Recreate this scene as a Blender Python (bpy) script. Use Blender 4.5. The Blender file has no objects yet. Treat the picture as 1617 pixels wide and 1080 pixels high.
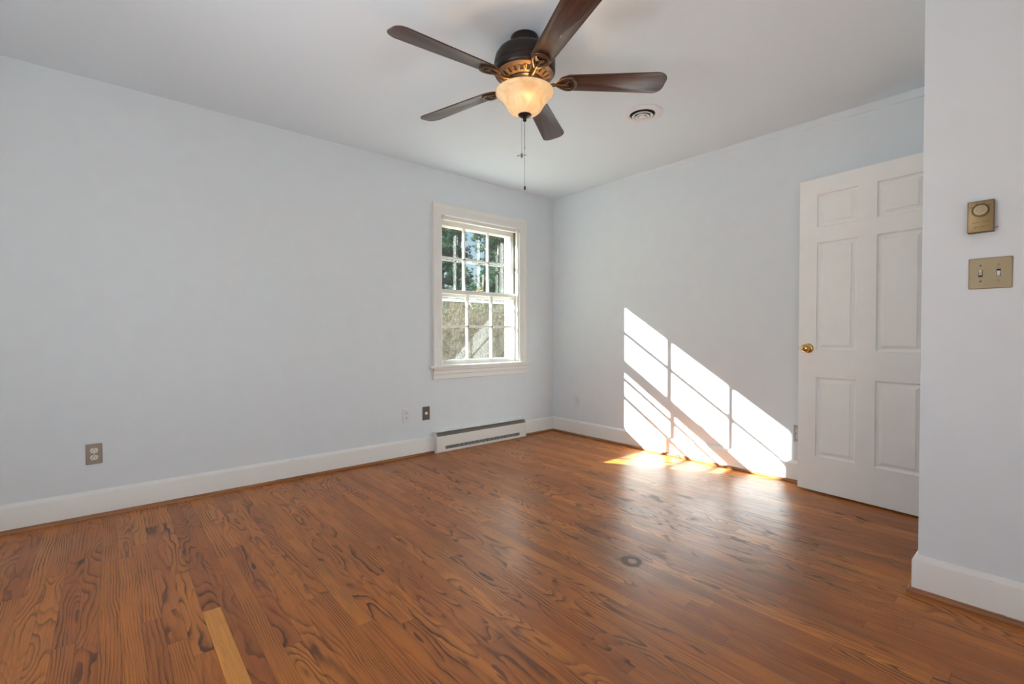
import bpy, bmesh, math, random
from mathutils import Vector, Matrix, noise
R = math.radians
rng = random.Random(7)
scene = bpy.context.scene
COL = scene.collection

# ------------------------------------------------------------------ camera
CAM = Vector((-3.583995, -3.519305, 1.021374))
F_PX, YAW, PITCH, ROLL = 743.406, 0.8630853, -0.0168962, -0.0011568
fw = Vector((math.cos(PITCH) * math.cos(YAW), math.cos(PITCH) * math.sin(YAW), math.sin(PITCH)))
rt = Vector((math.sin(YAW), -math.cos(YAW), 0.0))
up = rt.cross(fw)
rt2 = math.cos(ROLL) * rt + math.sin(ROLL) * up
up2 = -math.sin(ROLL) * rt + math.cos(ROLL) * up
cd = bpy.data.cameras.new('camera')
cam = bpy.data.objects.new('camera', cd)
COL.objects.link(cam)
cd.sensor_width = 36.0
cd.lens = F_PX / 1617.0 * 36.0
cd.clip_start = 0.02
cam.matrix_world = Matrix(((rt2.x, up2.x, -fw.x, CAM.x), (rt2.y, up2.y, -fw.y, CAM.y),
                           (rt2.z, up2.z, -fw.z, CAM.z), (0, 0, 0, 1)))
scene.camera = cam

# ------------------------------------------------------------------ view, world, sun, added fill
vs = scene.view_settings
vs.view_transform = 'Standard'
vs.look = 'None'
vs.gamma = 1.0
vs.use_curve_mapping = False
vs.exposure = 0.42
scene.cycles.diffuse_bounces = 8
scene.cycles.max_bounces = 14
scene.cycles.transparent_max_bounces = 16
scene.cycles.sample_clamp_indirect = 6.0

world = bpy.data.worlds.new('sky')
scene.world = world
world.use_nodes = True
wn = world.node_tree
wn.nodes.clear()
wo = wn.nodes.new('ShaderNodeOutputWorld')
wb = wn.nodes.new('ShaderNodeBackground')
ws = wn.nodes.new('ShaderNodeTexSky')
ws.sky_type = 'NISHITA'
ws.sun_disc = False
ws.sun_elevation = R(30.6)
ws.sun_rotation = R(-28.4)
ws.air_density = 1.0
ws.dust_density = 1.5
wn.links.new(ws.outputs['Color'], wb.inputs['Color'])
wn.links.new(wb.outputs['Background'], wo.inputs['Surface'])
wb.inputs['Strength'].default_value = 0.135

SUN_DIR = Vector((1.0, -1.85, -1.243)).normalized()
sd = bpy.data.lights.new('sun', 'SUN')
sd.energy = 49.0
sd.angle = R(0.53)
sd.color = (1.0, 1.0, 1.0)
sun = bpy.data.objects.new('sun', sd)
sun.rotation_euler = SUN_DIR.to_track_quat('-Z', 'Y').to_euler()
sun.location = (-6, 9, 8)
COL.objects.link(sun)

ROOM_W, ROOM_S, CEIL = -4.36, -4.15, 2.44
W_X, W_Y = -1.164, -3.159          # outside corner of the entry wall


def fill_light(name, loc, rot, sx, sy, power, color, spread=180):
    d = bpy.data.lights.new(name, 'AREA')
    d.shape = 'RECTANGLE'
    d.size, d.size_y = sx, sy
    d.energy = power
    d.color = color
    d.spread = R(spread)
    o = bpy.data.objects.new(name, d)
    o.location = loc
    o.rotation_euler = rot
    COL.objects.link(o)
    return o


# added fill lamps in two made-up window openings behind the camera
FILL_COOL = (0.86, 0.93, 1.0)
fill_light('fill_rear', (-2.75, ROOM_S - 0.10, 1.42), (R(90), 0, 0), 1.7, 1.3, 0.8, FILL_COOL)
fill_light('fill_side', (ROOM_W - 0.10, -2.1, 1.42), (R(90), 0, R(-90)), 1.7, 1.3, 7.5, FILL_COOL)


# more added lamps at the same openings, tilted up to brighten the ceiling
FILL_PALE = (0.96, 0.97, 1.0)
fill_light('fill_up_rear', (-2.75, ROOM_S - 0.08, 1.20), (R(90 + 24), 0, 0), 1.7, 0.9, 1.6, FILL_PALE, 80)
fill_light('fill_up_side', (ROOM_W - 0.08, -2.1, 1.20), (R(90 + 22), 0, R(-90)), 1.7, 0.9, 4.8, FILL_PALE, 85)


# ------------------------------------------------------------------ node helpers
class NT:
    def __init__(self, mat):
        self.t = mat.node_tree
        self.t.nodes.clear()

    def n(self, typ, **kw):
        nd = self.t.nodes.new(typ)
        for k, v in kw.items():
            setattr(nd, k, v)
        return nd

    def put(self, sock, v):
        if isinstance(v, bpy.types.NodeSocket):
            self.t.links.new(v, sock)
        else:
            sock.default_value = v

    def m(self, op, a, b=None, c=None, clamp=False):
        nd = self.n('ShaderNodeMath', operation=op, use_clamp=clamp)
        self.put(nd.inputs[0], a)
        if b is not None:
            self.put(nd.inputs[1], b)
        if c is not None:
            self.put(nd.inputs[2], c)
        return nd.outputs[0]

    def xyz(self, x, y, z):
        nd = self.n('ShaderNodeCombineXYZ')
        for i, v in enumerate((x, y, z)):
            self.put(nd.inputs[i], v)
        return nd.outputs[0]

    def sep(self, v):
        nd = self.n('ShaderNodeSeparateXYZ')
        self.put(nd.inputs[0], v)
        return nd.outputs

    def noise(self, vec, scale=5.0, detail=2.0, rough=0.5, dist=0.0):
        nd = self.n('ShaderNodeTexNoise')
        self.put(nd.inputs['Vector'], vec)
        nd.inputs['Scale'].default_value = scale
        nd.inputs['Detail'].default_value = detail
        nd.inputs['Roughness'].default_value = rough
        nd.inputs['Distortion'].default_value = dist
        return nd.outputs['Fac']

    def white(self, vec):
        nd = self.n('ShaderNodeTexWhiteNoise', noise_dimensions='3D')
        self.put(nd.inputs['Vector'], vec)
        return nd.outputs

    def mix(self, f, a, b, blend='MIX'):
        nd = self.n('ShaderNodeMix', data_type='RGBA', blend_type=blend)
        self.put(nd.inputs[0], f)
        self.put(nd.inputs[6], a)
        self.put(nd.inputs[7], b)
        return nd.outputs[2]

    def ramp(self, f, stops, interp='LINEAR'):
        nd = self.n('ShaderNodeValToRGB')
        cr = nd.color_ramp
        cr.interpolation = interp
        while len(cr.elements) < len(stops):
            cr.elements.new(0.5)
        for e, (p, c) in zip(cr.elements, stops):
            e.position = p
            e.color = c if len(c) == 4 else (*c, 1.0)
        self.put(nd.inputs[0], f)
        return nd.outputs[0]

    def mapr(self, v, a, b, c, d, smooth=False):
        nd = self.n('ShaderNodeMapRange')
        if smooth:
            nd.interpolation_type = 'SMOOTHSTEP'
        self.put(nd.inputs[0], v)
        for i, k in enumerate((a, b, c, d)):
            self.put(nd.inputs[i + 1], k)
        return nd.outputs[0]

    def obj(self):
        return self.n('ShaderNodeTexCoord').outputs['Object']

    def bsdf(self, **kw):
        nd = self.n('ShaderNodeBsdfPrincipled')
        for k, v in kw.items():
            self.put(nd.inputs[k.replace('_', ' ')], v)
        out = self.n('ShaderNodeOutputMaterial')
        self.t.links.new(nd.outputs[0], out.inputs[0])
        return nd

    def bump(self, h, strength, dist):
        nd = self.n('ShaderNodeBump')
        nd.inputs['Strength'].default_value = strength
        nd.inputs['Distance'].default_value = dist
        self.put(nd.inputs['Height'], h)
        return nd.outputs[0]


def new_mat(name):
    m = bpy.data.materials.new(name)
    m.use_nodes = True
    return m, NT(m)


def simple(name, col, rough=0.5, metal=0.0, spec=0.5, bump=None, var=0.0, coat=0.0):
    m, t = new_mat(name)
    c = (*col, 1.0)
    o = t.obj()
    if var:
        nz = t.noise(o, 9.0, 3.0)
        k = t.mapr(nz, 0.3, 0.7, 1.0 - var, 1.0 + var)
        c = t.mix(1.0, c, t.xyz(k, k, k), 'MULTIPLY')
    b = t.bsdf(Base_Color=c, Roughness=rough, Metallic=metal)
    b.inputs['Specular IOR Level'].default_value = spec
    if coat:
        b.inputs['Coat Weight'].default_value = coat
        b.inputs['Coat Roughness'].default_value = 0.12
    if bump:
        nz = t.noise(o, bump[0], 3.0, 0.6)
        t.put(b.inputs['Normal'], t.bump(nz, bump[1], bump[2]))
    return m


M = {}
M['wall'] = simple('wall_paint', (0.722, 0.780, 0.812), 0.75, spec=0.25, bump=(60, 0.05, 0.002), var=0.012)
M['ceiling'] = simple('ceiling_paint', (0.752, 0.830, 0.885), 0.85, spec=0.2, bump=(80, 0.04, 0.002))
M['trim'] = simple('trim_paint', (0.80, 0.80, 0.765), 0.4, spec=0.4, bump=(25, 0.04, 0.002), var=0.015)
M['door'] = simple('door_paint', (0.89, 0.905, 0.885), 0.42, spec=0.4, bump=(30, 0.05, 0.002), var=0.015)
M['exterior_paint'] = simple('exterior_paint', (0.8, 0.8, 0.79), 0.5, var=0.03)
M['heater_white'] = simple('heater_enamel', (0.76, 0.75, 0.71), 0.35)
M['heater_metal'] = simple('heater_fin_metal', (0.42, 0.40, 0.34), 0.5, 0.2)
M['channel'] = simple('dark_sash_channel', (0.10, 0.09, 0.075), 0.7)  # dark strip on the jambs beside the sashes
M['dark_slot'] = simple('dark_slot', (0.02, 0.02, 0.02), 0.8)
M['bronze'] = simple('oil_rubbed_bronze', (0.016, 0.010, 0.007), 0.36, 0.3)
M['arm_bronze'] = simple('arm_bronze', (0.10, 0.06, 0.034), 0.33, 0.7)
M['vent_bronze'] = simple('antique_vent_bronze', (0.20, 0.115, 0.055), 0.42, 0.35)
M['brass'] = simple('polished_brass', (0.72, 0.46, 0.16), 0.18, 1.0)
M['chain'] = simple('chain_metal', (0.25, 0.24, 0.22), 0.4, 0.8)
M['taupe'] = simple('taupe_plate', (0.235, 0.20, 0.16), 0.45, 0.2)
M['brown_plate'] = simple('brown_plate', (0.115, 0.098, 0.083), 0.35, 0.4)
M['grey_plate'] = simple('grey_plate', (0.42, 0.41, 0.41), 0.4, 0.2)
M['ivory'] = simple('ivory_plastic', (0.72, 0.68, 0.58), 0.35)
M['white_plastic'] = simple('white_plastic', (0.74, 0.75, 0.77), 0.35)
M['painted_plate'] = simple('painted_over_plate', (0.72, 0.74, 0.77), 0.5)
M['tan'] = simple('tan_plate', (0.335, 0.27, 0.155), 0.4, 0.15)
M['toggle_tan'] = simple('toggle_ivory', (0.62, 0.56, 0.45), 0.3)
M['thermo_gold'] = simple('thermostat_gold', (0.30, 0.21, 0.092), 0.38, 0.35)
M['thermo_edge'] = simple('thermostat_edge', (0.10, 0.065, 0.03), 0.4, 0.3)
M['thermo_dial'] = simple('thermostat_dial', (0.40, 0.31, 0.185), 0.4, 0.2)
M['red_script'] = simple('red_script', (0.12, 0.04, 0.02), 0.5)
M['screw'] = simple('screw_metal', (0.12, 0.10, 0.07), 0.4, 0.6)
M['steel'] = simple('nickel_steel', (0.72, 0.70, 0.67), 0.25, 0.9)
M['black_rubber'] = simple('black_rubber', (0.015, 0.015, 0.015), 0.5)
M['vent_white'] = simple('vent_enamel', (0.78, 0.79, 0.80), 0.4)
M['aluminium'] = simple('white_aluminium', (0.80, 0.80, 0.79), 0.4)


def wood_trim():
    m, t = new_mat('stained_shoe_wood')
    o = t.obj()
    x, y, z = t.sep(o)[:3]
    # grain runs along both wall directions; a fine streak noise is enough at this size
    nz = t.noise(t.xyz(t.m('MULTIPLY', x, 3.0), t.m('MULTIPLY', y, 3.0), t.m('MULTIPLY', z, 160.0)), 1.0, 4.0, 0.6)
    c = t.ramp(nz, [(0.25, (0.13, 0.045, 0.012)), (0.5, (0.26, 0.095, 0.026)), (0.75, (0.38, 0.15, 0.045))])
    t.bsdf(Base_Color=c, Roughness=0.38)
    return m


M['shoe'] = wood_trim()


def baseboard_paint():
    m, t = new_mat('scuffed_baseboard_paint')
    o = t.obj()
    x, y, z = t.sep(o)[:3]
    n1 = t.noise(t.xyz(t.m('MULTIPLY', x, 16.0), t.m('MULTIPLY', y, 16.0), t.m('MULTIPLY', z, 130.0)), 1.0, 2.0, 0.5)
    low = t.mapr(z, 0.018, 0.045, 1.0, 0.0)
    top = t.mapr(t.m('ABSOLUTE', t.m('SUBTRACT', z, 0.134)), 0.002, 0.010, 0.9, 0.0)
    f = t.m('MULTIPLY', t.mapr(n1, 0.69, 0.73, 0.0, 1.0), t.m('MAXIMUM', low, top))
    c = t.mix(t.m('MULTIPLY', f, 0.8), (0.80, 0.80, 0.765, 1), (0.16, 0.14, 0.12, 1))
    b = t.bsdf(Base_Color=c, Roughness=0.4)
    b.inputs['Specular IOR Level'].default_value = 0.4
    return m


M['baseboard'] = baseboard_paint()


def blade_wood():
    m, t = new_mat('mahogany_blade_veneer')
    o = t.obj()
    x, y, z = t.sep(o)[:3]
    v = t.xyz(t.m('MULTIPLY', x, 5.0), t.m('MULTIPLY', y, 90.0), 0.0)
    n1 = t.noise(v, 1.0, 4.0, 0.6, 0.4)
    c = t.ramp(n1, [(0.3, (0.030, 0.0125, 0.0085)), (0.55, (0.060, 0.025, 0.017)), (0.75, (0.095, 0.042, 0.028))])
    b = t.bsdf(Base_Color=c, Roughness=0.33)
    b.inputs['Specular IOR Level'].default_value = 0.6
    return m


M['blade'] = blade_wood()


def alabaster():
    m, t = new_mat('alabaster_glass')
    o = t.obj()
    n1 = t.noise(o, 9.0, 3.0, 0.55, 1.6)
    c = t.ramp(n1, [(0.3, (0.80, 0.62, 0.40)), (0.55, (0.93, 0.80, 0.60)), (0.75, (1.0, 0.92, 0.76))])
    tr = t.n('ShaderNodeBsdfTranslucent')
    t.put(tr.inputs['Color'], c)
    df = t.n('ShaderNodeBsdfDiffuse')
    t.put(df.inputs['Color'], c)
    gl = t.n('ShaderNodeBsdfGlossy')
    gl.inputs['Roughness'].default_value = 0.18
    em = t.n('ShaderNodeEmission')
    t.put(em.inputs['Color'], t.mix(1.0, c, (1.0, 0.80, 0.50, 1), 'MULTIPLY'))
    em.inputs['Strength'].default_value = 0.22
    m1 = t.n('ShaderNodeMixShader')
    m1.inputs[0].default_value = 0.45
    t.t.links.new(tr.outputs[0], m1.inputs[1])
    t.t.links.new(df.outputs[0], m1.inputs[2])
    ad = t.n('ShaderNodeAddShader')
    t.t.links.new(m1.outputs[0], ad.inputs[0])
    t.t.links.new(em.outputs[0], ad.inputs[1])
    fr = t.n('ShaderNodeFresnel')
    fr.inputs[0].default_value = 1.45
    m2 = t.n('ShaderNodeMixShader')
    t.t.links.new(fr.outputs[0], m2.inputs[0])
    t.t.links.new(ad.outputs[0], m2.inputs[1])
    t.t.links.new(gl.outputs[0], m2.inputs[2])
    out = t.n('ShaderNodeOutputMaterial')
    t.t.links.new(m2.outputs[0], out.inputs[0])
    return m


M['alabaster'] = alabaster()


def pane_glass(name, tint, extra=0.0):
    m, t = new_mat(name)
    tr = t.n('ShaderNodeBsdfTransparent')
    tr.inputs[0].default_value = (*tint, 1)
    gl = t.n('ShaderNodeBsdfGlossy')
    gl.inputs['Roughness'].default_value = 0.0
    # Schlick reflectance, the same from both sides of the thin pane
    lw = t.n('ShaderNodeLayerWeight')
    lw.inputs['Blend'].default_value = 0.5
    f5 = t.m('POWER', lw.outputs['Facing'], 5.0)
    f = t.m('ADD', t.m('MULTIPLY', f5, 0.95), 0.045 + extra, clamp=True)
    mx = t.n('ShaderNodeMixShader')
    t.put(mx.inputs[0], f)
    t.t.links.new(tr.outputs[0], mx.inputs[1])
    t.t.links.new(gl.outputs[0], mx.inputs[2])
    out = t.n('ShaderNodeOutputMaterial')
    t.t.links.new(mx.outputs[0], out.inputs[0])
    return m


M['glass'] = pane_glass('window_glass', (0.97, 0.985, 0.98))
M['storm_glass'] = pane_glass('storm_glass', (0.95, 0.97, 0.965))


def dusty_glass():
    m, t = new_mat('dusty_storm_glass')
    o = t.obj()
    tr = t.n('ShaderNodeBsdfTransparent')
    tr.inputs[0].default_value = (0.93, 0.93, 0.90, 1)
    tl = t.n('ShaderNodeBsdfTranslucent')
    tl.inputs[0].default_value = (0.75, 0.72, 0.62, 1)
    mx = t.n('ShaderNodeMixShader')
    t.put(mx.inputs[0], t.mapr(t.noise(o, 14.0, 4.0, 0.7), 0.3, 0.7, 0.006, 0.020))
    t.t.links.new(tr.outputs[0], mx.inputs[1])
    t.t.links.new(tl.outputs[0], mx.inputs[2])
    out = t.n('ShaderNodeOutputMaterial')
    t.t.links.new(mx.outputs[0], out.inputs[0])
    return m


M['dusty_glass'] = dusty_glass()


def oak_floor():
    m, t = new_mat('red_oak_strip_floor')
    o = t.obj()
    x, y, z = t.sep(o)[:3]
    BW = 0.0575
    u = t.m('DIVIDE', t.m('ADD', x, 3.3357), BW)
    row = t.m('FLOOR', u)
    fu = t.m('FRACT', u)
    r1 = t.white(t.xyz(row, 3.7, 0.0))['Value']
    r1b = t.white(t.xyz(row, 9.1, 4.0))['Value']
    blen = t.m('ADD', 0.75, t.m('MULTIPLY', r1b, 0.7))
    vv = t.m('DIVIDE', t.m('ADD', t.m('ADD', y, 20.0), t.m('MULTIPLY', r1, 7.0)), blen)
    colm = t.m('FLOOR', vv)
    fv = t.m('FRACT', vv)
    wn_ = t.white(t.xyz(row, colm, 1.0))
    rb = wn_['Value']
    rc = t.sep(wn_['Color'])
    # the one noticeably pale, ungrained replacement board
    def inside(v, a, b):
        return t.m('MULTIPLY', t.m('GREATER_THAN', v, a), t.m('LESS_THAN', v, b))
    pale = t.m('MULTIPLY', inside(x, -3.3357, -3.2782), inside(y, -2.30, -1.478))
    # warped figure: stretched noise whose contour lines make cathedral grain
    ox = t.m('ADD', x, t.m('MULTIPLY', rc[0], 31.0))
    oy = t.m('ADD', y, t.m('MULTIPLY', rc[1], 47.0))
    warp = t.noise(t.xyz(t.m('MULTIPLY', ox, 30.0), t.m('MULTIPLY', oy, 9.0), 0.0), 1.0, 2.0, 0.5)
    base = t.noise(t.xyz(t.m('MULTIPLY', ox, 11.0), t.m('MULTIPLY', oy, 2.1), t.m('MULTIPLY', rc[2], 20.0)), 1.0, 1.0, 0.4)
    sw = t.mapr(rc[2], 0.35, 0.65, 0.0, 1.0, True)
    dens = t.m('MULTIPLY', t.m('ADD', 7.0, t.m('MULTIPLY', rb, 9.0)), t.m('SUBTRACT', 1.0, t.m('MULTIPLY', sw, 0.70)))
    straight = t.m('MULTIPLY', x, t.m('MULTIPLY', sw, t.m('ADD', 65.0, t.m('MULTIPLY', rb, 70.0))))
    g = t.m('ADD', t.m('ADD', t.m('MULTIPLY', base, dens), t.m('MULTIPLY', warp, 0.9)), straight)
    fr = t.m('FRACT', g)
    line = t.ramp(fr, [(0.0, (1, 1, 1)), (0.11, (1, 1, 1)), (0.27, (0.45, 0.45, 0.45)), (0.55, (0.12, 0.12, 0.12)), (0.93, (0, 0, 0)), (1.0, (1, 1, 1))])
    pat = t.noise(t.xyz(t.m('MULTIPLY', ox, 16.0), t.m('MULTIPLY', oy, 3.0), 5.0), 1.0, 2.0)
    streng = t.mapr(pat, 0.36, 0.62, 0.30, 1.0, True)
    amt = t.mapr(t.m('FRACT', t.m('MULTIPLY', rb, 7.3)), 0.0, 1.0, 0.65, 1.0)
    lineamt = t.m('MULTIPLY', t.m('MULTIPLY', line, streng), t.m('MULTIPLY', amt, t.m('SUBTRACT', 1.0, pale)))
    pores = t.noise(t.xyz(t.m('MULTIPLY', ox, 420.0), t.m('MULTIPLY', oy, 14.0), 2.0), 1.0, 2.0, 0.6)
    pore = t.mapr(pores, 0.5, 0.75, 0.0, 1.0)
    tone = t.ramp(t.m('FRACT', t.m('MULTIPLY', rb, 3.1)),
                  [(0.0, (0.350, 0.098, 0.0150)), (0.35, (0.425, 0.129, 0.0190)), (0.7, (0.475, 0.151, 0.0225)), (1.0, (0.540, 0.184, 0.0300))])
    big = t.noise(o, 0.9, 2.0)
    k = t.mapr(big, 0.3, 0.7, 0.88, 1.12)
    tone = t.mix(1.0, tone, t.xyz(k, k, k), 'MULTIPLY')
    tone = t.mix(pale, tone, (0.60, 0.245, 0.045, 1))
    stk = t.noise(t.xyz(t.m('MULTIPLY', ox, 170.0), t.m('MULTIPLY', oy, 3.0), 7.0), 1.0, 3.0, 0.6)
    k2 = t.mapr(stk, 0.3, 0.7, 0.80, 1.14)
    tone = t.mix(1.0, tone, t.xyz(k2, k2, k2), 'MULTIPLY')
    c = t.mix(t.m('MULTIPLY', lineamt, 0.97), tone, (0.050, 0.0140, 0.0050, 1))
    c = t.mix(t.m('MULTIPLY', pore, 0.30), c, (0.09, 0.032, 0.014, 1))
    # seams
    e1 = t.m('MINIMUM', fu, t.m('SUBTRACT', 1.0, fu))
    s1 = t.mapr(e1, 0.006, 0.02, 1.0, 0.0)
    e2 = t.m('MULTIPLY', t.m('MINIMUM', fv, t.m('SUBTRACT', 1.0, fv)), blen)
    s2 = t.mapr(e2, 0.0005, 0.0015, 1.0, 0.0)
    seam = t.m('MAXIMUM', s1, t.m('MULTIPLY', s2, t.m('SUBTRACT', 1.0, pale)))
    c = t.mix(t.m('MULTIPLY', seam, 0.55), c, (0.05, 0.016, 0.008, 1))
    # water ring and scuffs in the worn middle of the room
    wob = t.m('MULTIPLY', t.m('SUBTRACT', t.noise(o, 22.0, 2.0), 0.5), 0.035)
    def ring(cx, cy, r, w):
        dx = t.m('SUBTRACT', x, cx)
        dy = t.m('SUBTRACT', y, cy)
        d = t.m('ADD', t.m('SQRT', t.m('ADD', t.m('MULTIPLY', dx, dx), t.m('MULTIPLY', dy, dy))), wob)
        return t.mapr(t.m('ABSOLUTE', t.m('SUBTRACT', d, r)), w * 0.4, w, 1.0, 0.0, True)
    st = ring(-1.812, -2.272, 0.036, 0.021)
    dxw = t.m('SUBTRACT', x, -1.35)
    dyw = t.m('SUBTRACT', y, -2.1)
    dd = t.m('SQRT', t.m('ADD', t.m('MULTIPLY', dxw, dxw), t.m('MULTIPLY', dyw, dyw)))
    wear = t.mapr(dd, 0.35, 1.0, 1.0, 0.0, True)
    sc = t.noise(t.xyz(t.m('MULTIPLY', x, 14.0), t.m('MULTIPLY', y, 4.5), 9.0), 1.0, 4.0, 0.65, 0.6)
    scf = t.m('MULTIPLY', t.mapr(sc, 0.55, 0.66, 0.0, 1.0, True), wear)
    dirt = t.m('MAXIMUM', t.m('MULTIPLY', st, 0.85), t.m('MULTIPLY', scf, 0.6))
    blot = t.noise(t.xyz(t.m('MULTIPLY', x, 5.0), t.m('MULTIPLY', y, 1.6), 3.0), 1.0, 3.0, 0.55)
    wide = t.mapr(dd, 0.6, 1.7, 1.0, 0.0, True)
    c = t.mix(t.m('MULTIPLY', t.m('MULTIPLY', t.mapr(blot, 0.48, 0.64, 0.0, 1.0, True), wide), 0.42), c, (0.150, 0.070, 0.034, 1))
    c = t.mix(dirt, c, (0.080, 0.040, 0.021, 1))
    rgh = t.m('ADD', t.mapr(t.noise(o, 3.0, 4.0, 0.6), 0.3, 0.7, 0.29, 0.37), t.m('MULTIPLY', lineamt, 0.08))
    rgh = t.m('ADD', rgh, t.m('MULTIPLY', dirt, 0.2))
    b = t.bsdf(Base_Color=c, Roughness=rgh)
    b.inputs['Specular IOR Level'].default_value = 0.34
    h = t.m('SUBTRACT', 1.0, t.m('ADD', t.m('MULTIPLY', seam, 0.7), t.m('MULTIPLY', lineamt, 0.15)))
    t.put(b.inputs['Normal'], t.bump(h, 0.25, 0.0015))
    return m


M['floor'] = oak_floor()


def leafy(name, dark, lite, trans=0.35):
    m, t = new_mat(name)
    o = t.obj()
    nz = t.noise(o, 2.3, 3.0)
    c = t.ramp(nz, [(0.35, dark), (0.65, lite)])
    df = t.n('ShaderNodeBsdfDiffuse')
    tl = t.n('ShaderNodeBsdfTranslucent')
    t.put(df.inputs['Color'], c)
    t.put(tl.inputs['Color'], c)
    mx = t.n('ShaderNodeMixShader')
    mx.inputs[0].default_value = trans
    t.t.links.new(df.outputs[0], mx.inputs[1])
    t.t.links.new(tl.outputs[0], mx.inputs[2])
    out = t.n('ShaderNodeOutputMaterial')
    t.t.links.new(mx.outputs[0], out.inputs[0])
    return m


M['needles'] = leafy('pine_needles', (0.022, 0.060, 0.050), (0.075, 0.125, 0.055))
M['brush'] = leafy('brush_leaves', (0.060, 0.050, 0.030), (0.105, 0.100, 0.048))
M['bark'] = simple('pine_bark', (0.10, 0.075, 0.055), 0.9, var=0.3)
M['twig'] = simple('dry_twig', (0.26, 0.19, 0.13), 0.9, var=0.2)
M['ground'] = simple('leaf_litter_ground', (0.17, 0.14, 0.085), 0.95, var=0.35)


# ------------------------------------------------------------------ mesh helpers
def box(bm, x0, x1, y0, y1, z0, z1, bev=0.0):
    vs_ = [bm.verts.new((x, y, z)) for z in (z0, z1) for y in (y0, y1) for x in (x0, x1)]
    f = [(0, 2, 3, 1), (4, 5, 7, 6), (0, 1, 5, 4), (2, 6, 7, 3), (0, 4, 6, 2), (1, 3, 7, 5)]
    fs = [bm.faces.new([vs_[i] for i in q]) for q in f]
    if bev:
        es = list({e for fc in fs for e in fc.edges})
        bmesh.ops.bevel(bm, geom=es, offset=bev, segments=2, affect='EDGES', profile=0.5)


def lathe(bm, prof, n=48, c=(0, 0, 0), a0=0.0):
    rings = []
    for r, z in prof:
        if r < 1e-6:
            rings.append([bm.verts.new((c[0], c[1], c[2] + z))])
        else:
            rings.append([bm.verts.new((c[0] + r * math.cos(a0 + 2 * math.pi * i / n), c[1] + r * math.sin(a0 + 2 * math.pi * i / n), c[2] + z)) for i in range(n)])
    for A, B in zip(rings, rings[1:]):
        for i in range(n):
            j = (i + 1) % n
            if len(A) == 1 and len(B) == 1:
                continue
            if len(A) == 1:
                bm.faces.new((A[0], B[j], B[i]))
            elif len(B) == 1:
                bm.faces.new((A[i], A[j], B[0]))
            else:
                bm.faces.new((A[i], A[j], B[j], B[i]))


def tube(bm, pts, rad, n=8, closed=False, flat=None):
    pts = [Vector(p) for p in pts]
    k = len(pts)
    rings = []
    for i, p in enumerate(pts):
        if closed:
            d = pts[(i + 1) % k] - pts[i - 1]
        else:
            d = pts[min(i + 1, k - 1)] - pts[max(i - 1, 0)]
        d.normalize()
        ref = Vector((0, 0, 1)) if abs(d.z) < 0.95 else Vector((1, 0, 0))
        s = d.cross(ref).normalized()
        t_ = s.cross(d)
        r = rad[i] if isinstance(rad, (list, tuple)) else rad
        fx, fz = (1, 1) if flat is None else flat
        rings.append([bm.verts.new(p + r * (fx * math.cos(2 * math.pi * q / n) * s + fz * math.sin(2 * math.pi * q / n) * t_)) for q in range(n)])
    m_ = k if closed else k - 1
    for i in range(m_):
        A, B = rings[i], rings[(i + 1) % k]
        for q in range(n):
            w = (q + 1) % n
            bm.faces.new((A[q], A[w], B[w], B[q]))
    if not closed:
        bm.faces.new(rings[0][::-1])
        bm.faces.new(rings[-1])


def prism(bm, outline, z0, z1, bev=0.0):
    a = [bm.verts.new((x, y, z0)) for x, y in outline]
    b = [bm.verts.new((x, y, z1)) for x, y in outline]
    fs = [bm.faces.new(a[::-1]), bm.faces.new(b)]
    k = len(outline)
    for i in range(k):
        j = (i + 1) % k
        fs.append(bm.faces.new((a[i], a[j], b[j], b[i])))
    if bev:
        es = list(set(fs[0].edges) | set(fs[1].edges))
        bmesh.ops.bevel(bm, geom=es, offset=bev, segments=2, affect='EDGES', profile=0.5)


def obj(name, bm, mat, parent=None, smooth=False, loc=None, rot=None):
    bmesh.ops.recalc_face_normals(bm, faces=bm.faces)
    me = bpy.data.meshes.new(name)
    bm.to_mesh(me)
    bm.free()
    me.materials.append(M[mat] if isinstance(mat, str) else mat)
    if smooth:
        for p in me.polygons:
            p.use_smooth = True
        try:
            me.set_sharp_from_angle(angle=R(smooth if smooth is not True else 35))
        except Exception:
            pass
    o = bpy.data.objects.new(name, me)
    COL.objects.link(o)
    if parent is not None:
        o.parent = parent
    if loc is not None:
        o.location = loc
    if rot is not None:
        o.rotation_euler = rot
    return o


def tag(o, label, cat, group=None, kind=None):
    o['label'] = label
    o['category'] = cat
    if group:
        o['group'] = group
    if kind:
        o['kind'] = kind
    return o


def thing(name, label, cat, loc=(0, 0, 0), rz=0.0, group=None, kind=None):
    o = bpy.data.objects.new(name, None)
    o.empty_display_size = 0.05
    COL.objects.link(o)
    o.location = loc
    o.rotation_euler = (0, 0, rz)
    return tag(o, label, cat, group, kind)


def NB():
    return bmesh.new()


# ------------------------------------------------------------------ room shell
T = 0.20
WIN = (-1.400, -0.475, 0.735, 2.060)      # rough opening of the window wall

bm = NB()
v = [bm.verts.new(p) for p in ((ROOM_W, ROOM_S, 0), (0, ROOM_S, 0), (0, 0, 0), (ROOM_W, 0, 0))]
bm.faces.new(v)
v2 = [bm.verts.new((p.co.x, p.co.y, -0.1)) for p in v]
bm.faces.new(v2[::-1])
for i in range(4):
    j = (i + 1) % 4
    bm.faces.new((v[i], v2[i], v2[j], v[j]))
tag(obj('floor', bm, 'floor'), 'stained oak strip floor, orange brown with dark grain', 'floor', kind='structure')

bm = NB()
box(bm, ROOM_W - 0.12, 0.12, ROOM_S - 0.12, T, CEIL, CEIL + 0.12)
tag(obj('ceiling', bm, 'ceiling'), 'smooth white painted ceiling above the fan', 'ceiling', kind='structure')


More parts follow.
